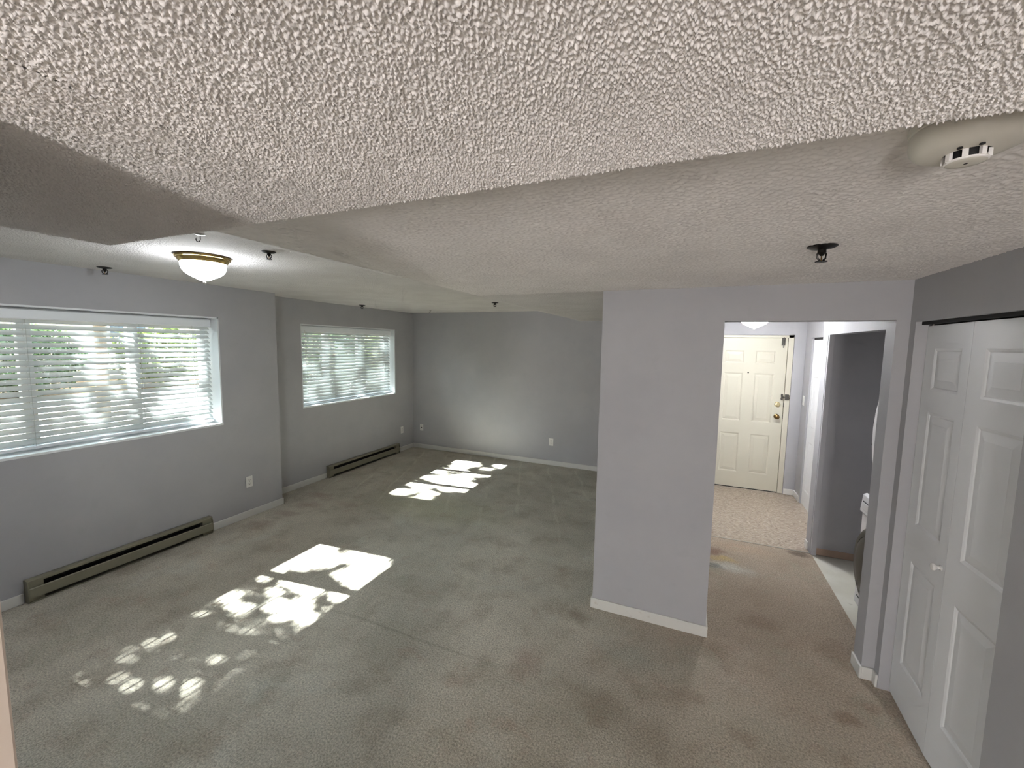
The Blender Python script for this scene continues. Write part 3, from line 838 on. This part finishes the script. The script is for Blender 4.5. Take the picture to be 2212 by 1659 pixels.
# ------------------------------------------------------------------ washer and dryer
t_ = thing('washing_machine', 'white front-loading washer with round smoked door in the laundry closet', 'washer', (1.55, 3.375, 0))
wx, y0, y1 = 1.225, 3.03, 3.715
MB().box(wx, 1.90, y0, y1, .015, .845).build('body', 'appliance_white', t_, bevel=.012)
m = MB(); m.prism_y([(wx - .002, .700), (wx - .016, .715), (wx - .004, .838), (wx + .02, .850), (wx + .02, .700)], y0 + .006, y1 - .003); m.build('control_panel', 'appliance_white', t_, bevel=.006)
m = MB(); m.box(wx - .015, wx - .008, y1 - .20, y1 - .04, .735, .790); m.build('detergent_drawer', 'appliance_white', t_, bevel=.004)
MB().box(wx - .0135, wx - .010, y1 - .20, y1 - .04, .793, .797).build('drawer_gap', 'black', t_)
cc = (wx, (y0 + y1) / 2, .42)
MB().lathe([(.270, .004), (.274, -.016), (.266, -.040), (.240, -.058), (.205, -.062)], cc, 'x', 56, False).build('door_ring', 'smoked_door', t_, True)
MB().lathe([(.205, -.058), (.195, -.066), (.15, -.073), (.08, -.077), (.002, -.078)], cc, 'x', 56, False).build('door_glass', 'smoked_door', t_, True)
MB().lathe([(.05, 0), (.05, -.02), (.045, -.03), (.002, -.03)], (wx - .008, y0 + .3, .775), 'x', 28).build('dial', 'nickel', t_, True)
for yy in (y0 + .06, y1 - .06):
    for xx in (wx + .06, 1.84): MB().lathe([(.02, 0), (.02, .016)], (xx, yy, -.003), 'z', 14).build('foot', 'black', t_)
MB().box(wx - .003, wx + .002, y0 + .05, y1 - .05, .085, .089).build('kick_seam', 'dark_gap', t_)
t_ = thing('tumble_dryer', 'white dryer with bulging door stacked on the washer', 'dryer', (1.57, 3.375, .85))
dx = 1.272
MB().box(dx, 1.90, y0, y1, .851, 1.69).build('body', 'appliance_white', t_, bevel=.012)
prof = [(dx + .002, 1.02), (dx - .014, 1.03), (dx - .026, 1.10), (dx - .036, 1.22), (dx - .038, 1.33), (dx - .032, 1.44), (dx - .020, 1.54), (dx - .006, 1.63), (dx + .002, 1.645)]
MB().prism_y(prof + [(dx + .004, 1.645), (dx + .004, 1.02)], y0 + .04, y1 - .02).build('door', 'appliance_white', t_, bevel=.004)
for za, zb in ((1.205, 1.245), (1.335, 1.375)):
    MB().box(dx - .036, dx - .012, y1 - .0205, y1 - .012, za, zb).build('handle_gap', 'black', t_)

# ------------------------------------------------------------------ outside
GZ = .30
g = MB(); g.box(-60, WX1 - .35, -40, 60, GZ - .3, GZ - .02)
struct(g.build('ground', 'mulch'), 'bare planted ground outside the windows')
struct(MB().box(-15.5, -9.3, -40, 60, GZ - .1, GZ).build('path', 'concrete'), 'pale sunlit walkway outside the windows')
struct(MB().box(-4.2, 6, -20, -3.32, -.2, -.02).build('patio', 'concrete'), 'patio outside the window behind the photographer')


def leaves(points, size, jitter, seed):
    r = np.random.default_rng(seed); n = len(points)
    ax = r.standard_normal((n, 3)); ax /= np.linalg.norm(ax, axis=1)[:, None]
    b = r.standard_normal((n, 3)); b -= (b * ax).sum(1)[:, None] * ax; b /= np.linalg.norm(b, axis=1)[:, None]
    nn_ = np.cross(ax, b)
    L = size * r.uniform(1 - jitter, 1 + jitter, n)[:, None]; Wd = L * .52
    loc = [(-.5, 0, 0), (-.15, .42, .05), (.25, .36, .04), (.55, 0, -.05), (.25, -.36, .04), (-.15, -.42, .05)]
    V = np.stack([points + ax * L * a + b * Wd * q + nn_ * L * w for a, q, w in loc], 1).reshape(-1, 3).astype(np.float32)
    me = bpy.data.meshes.new('leaves')
    me.vertices.add(6 * n); me.vertices.foreach_set('co', V.ravel())
    me.loops.add(6 * n); me.loops.foreach_set('vertex_index', np.arange(6 * n, dtype=np.int32))
    me.polygons.add(n); me.polygons.foreach_set('loop_start', np.arange(0, 6 * n, 6, dtype=np.int32))
    me.update(calc_edges=True)
    return me


# broad tree whose canopy filters the sun: gaps between its leaf clusters let the light spots through
GAPS = [(-2.66, 2.16, .056), (-2.82, 2.15, .051), (-2.78, 2.02, .044), (-2.63, 1.92, .067), (-2.44, 1.98, .067), (-2.31, 1.9, .059), (-2.46, 1.84, .04), (-2.3, 2.2, .065), (-2.22, 2.23, .049),
        (-2.21, 2.05, .026), (-3.01, 1.84, .048), (-3.01, 1.64, .038), (-3.05, 1.72, .026), (-2.81, 1.8, .041), (-2.5, 1.74, .021), (-2.3, 1.75, .021), (-2.2, 1.81, .028), (-2.81, 1.46, .02),
        (-2.5, 1.48, .026), (-3.02, 1.34, .022), (-3.02, 1.4, .017), (-3.06, 1.23, .017), (-2.61, 1.23, .031), (-2.84, 1.12, .028), (-2.71, 1.09, .017), (-2.29, 1.16, .049), (-2.2, 1.15, .018),
        (-3.01, 2.11, .029), (-2.52, 2.14, .033), (-2.53, 2.04, .032),
        (-3.22, 5.67, .161), (-3.17, 5.43, .095), (-3.05, 5.58, .097), (-3.33, 5.05, .079), (-3.28, 4.78, .076), (-3.02, 4.81, .193), (-2.89, 4.97, .109), (-2.81, 5.14, .089), (-3.27, 4.47, .093),
        (-3.11, 4.32, .06), (-3.27, 4.15, .097), (-3.06, 4.49, .061), (-3.0, 4.65, .052), (-2.72, 4.75, .104), (-2.58, 4.72, .072), (-2.59, 4.57, .09), (-2.92, 4.25, .068), (-2.8, 4.47, .06),
        (-2.92, 4.14, .066), (-2.57, 5.73, .101), (-2.73, 5.5, .042), (-2.63, 5.19, .045), (-3.14, 5.27, .093)]
# two broad openings over the right-hand pane of the near window
OPEN = [(-3.0, 2.62, .20), (-2.82, 2.52, .17), (-2.95, 2.40, .15), (-2.40, 2.62, .19), (-2.62, 2.66, .13), (-2.32, 2.42, .15), (-2.48, 2.42, .10), (-3.05, 2.28, .08)]
lrng = np.random.default_rng(5)
NLEAF = 23000
F = np.stack([lrng.uniform(-3.75, -1.85, NLEAF), lrng.uniform(.35, 6.15, NLEAF)], 1)
zz = lrng.uniform(4.6, 6.4, NLEAF)
keep = np.ones(NLEAF, bool)
for gx, gy, gr in GAPS: keep &= np.hypot((F[:, 0] - gx) * .75, F[:, 1] - gy) > (gr * 1.0 + .030 if gy > 3 else gr * min(1, .6 + .4 * (gy - 1.1)) + (.017 if gy > 1.78 else .004))
for gx, gy, gr in OPEN: keep &= np.hypot((F[:, 0] - gx) * .75, F[:, 1] - gy) > gr * .80
F, zz = F[keep], zz[keep]
pts = np.stack([F[:, 0] - zz / .9, F[:, 1] - zz / .9 * .10, zz], 1)
t_ = thing('broadleaf_tree', 'leafy tree outside the windows dappling the sunlight', 'tree', (-10.2, 4.1, GZ - .02))
me = leaves(pts, .100, .25, 3); me.materials.append(MAT['leaf_green'])
o = obj('crown', me, t_); o['kind'] = 'stuff'
MB().tube([(-10.2, 4.1, GZ - .05), (-10.15, 4.12, 1.5), (-10.0, 4.05, 3.2), (-9.6, 3.9, 4.9)], [.11, .09, .08, .06], 12).build('trunk', 'bark', t_, True)
for q, (dx_, dy_, dz_) in enumerate([(-9.3, .6, 5.4), (-9.0, 6.3, 5.6), (-8.6, 2.4, 5.2), (-9.9, 5.4, 6.0), (-8.3, 4.5, 5.0)]):
    MB().tube([(-10.0, 4.05, 3.2), ((-10.0 + dx_) / 2, (4.05 + dy_) / 2, (3.3 + dz_) / 2 + .25), (dx_, dy_, dz_)], [.06, .04, .012], 8).build('branch', 'bark', t_, True)


def shrub(label, c, rx, ry, h, n, mat, size, seed):
    t_ = thing('garden_shrub', label, 'shrub', c, 'shrubs outside the windows')
    r = np.random.default_rng(seed)
    d = r.standard_normal((n, 3)); d /= np.linalg.norm(d, axis=1)[:, None]
    rad = r.uniform(.55, 1.0, n) ** .5
    lump = 1 + .22 * np.sin(d[:, 0] * 5 + seed) * np.sin(d[:, 1] * 6 + 2 * seed)
    p = d * (rad * lump)[:, None] * np.array([rx, ry, h / 2]) + np.array([c[0], c[1], c[2] + h * .54])
    p = p[p[:, 2] > c[2] + .03]
    me = leaves(p, size, .3, seed); me.materials.append(MAT[mat]); o = obj('foliage', me, t_); o['kind'] = 'stuff'
    m = MB()
    for q in range(5):
        a = q * 1.3 + seed
        m.tube([(c[0] + .05 * math.cos(a), c[1] + .05 * math.sin(a), c[2] - .02), (c[0] + .4 * rx * math.cos(a), c[1] + .4 * ry * math.sin(a), c[2] + h * .6)], [.02, .008], 6)
    m.build('stems', 'bark', t_)


shrub('tall green shrub seen through the middle of the large window', (-16.3, 4.9, GZ - .02), .9, 1.3, 1.85, 5200, 'leaf_green', .12, 21)
shrub('yellow-green shrub seen through the inner end of the large window', (-16.2, 8.3, GZ - .02), .9, 1.4, 2.0, 5200, 'leaf_yellow', .12, 22)
shrub('low dark shrub seen through the camera end of the large window', (-16.2, 2.2, GZ - .02), .8, 1.1, 1.35, 3600, 'leaf_dark', .12, 23)
shrub('dense green shrub seen through the near end of the far window', (-8.6, 8.0, GZ - .02), .7, 1.0, 2.1, 5200, 'leaf_green', .09, 24)
shrub('yellowish shrub seen through the inner end of the far window', (-8.4, 9.9, GZ - .02), .7, .9, 2.0, 4800, 'leaf_yellow', .09, 25)
t_ = thing('apartment_building', 'cream stucco building across the walkway seen through the large window', 'building', (-21.5, 6, GZ - .02))
MB().box(-24, -21, -16, 26, GZ - .05, 5.2).build('wall', 'stucco', t_)
MB().box(-24.4, -20.6, -16.4, 26.4, 5.2, 5.45).build('roof', 'roof_grey', t_)
for yy in (1.0, 5.2, 9.4, 13.6):
    w = MB().box(-21.0, -20.96, yy - .65, yy + .65, 1.7, 2.9).build('window', 'window_vinyl', t_)
    MB().box(-20.965, -20.95, yy - .58, yy + .58, 1.77, 2.83).build('pane', 'dark_glass', w)
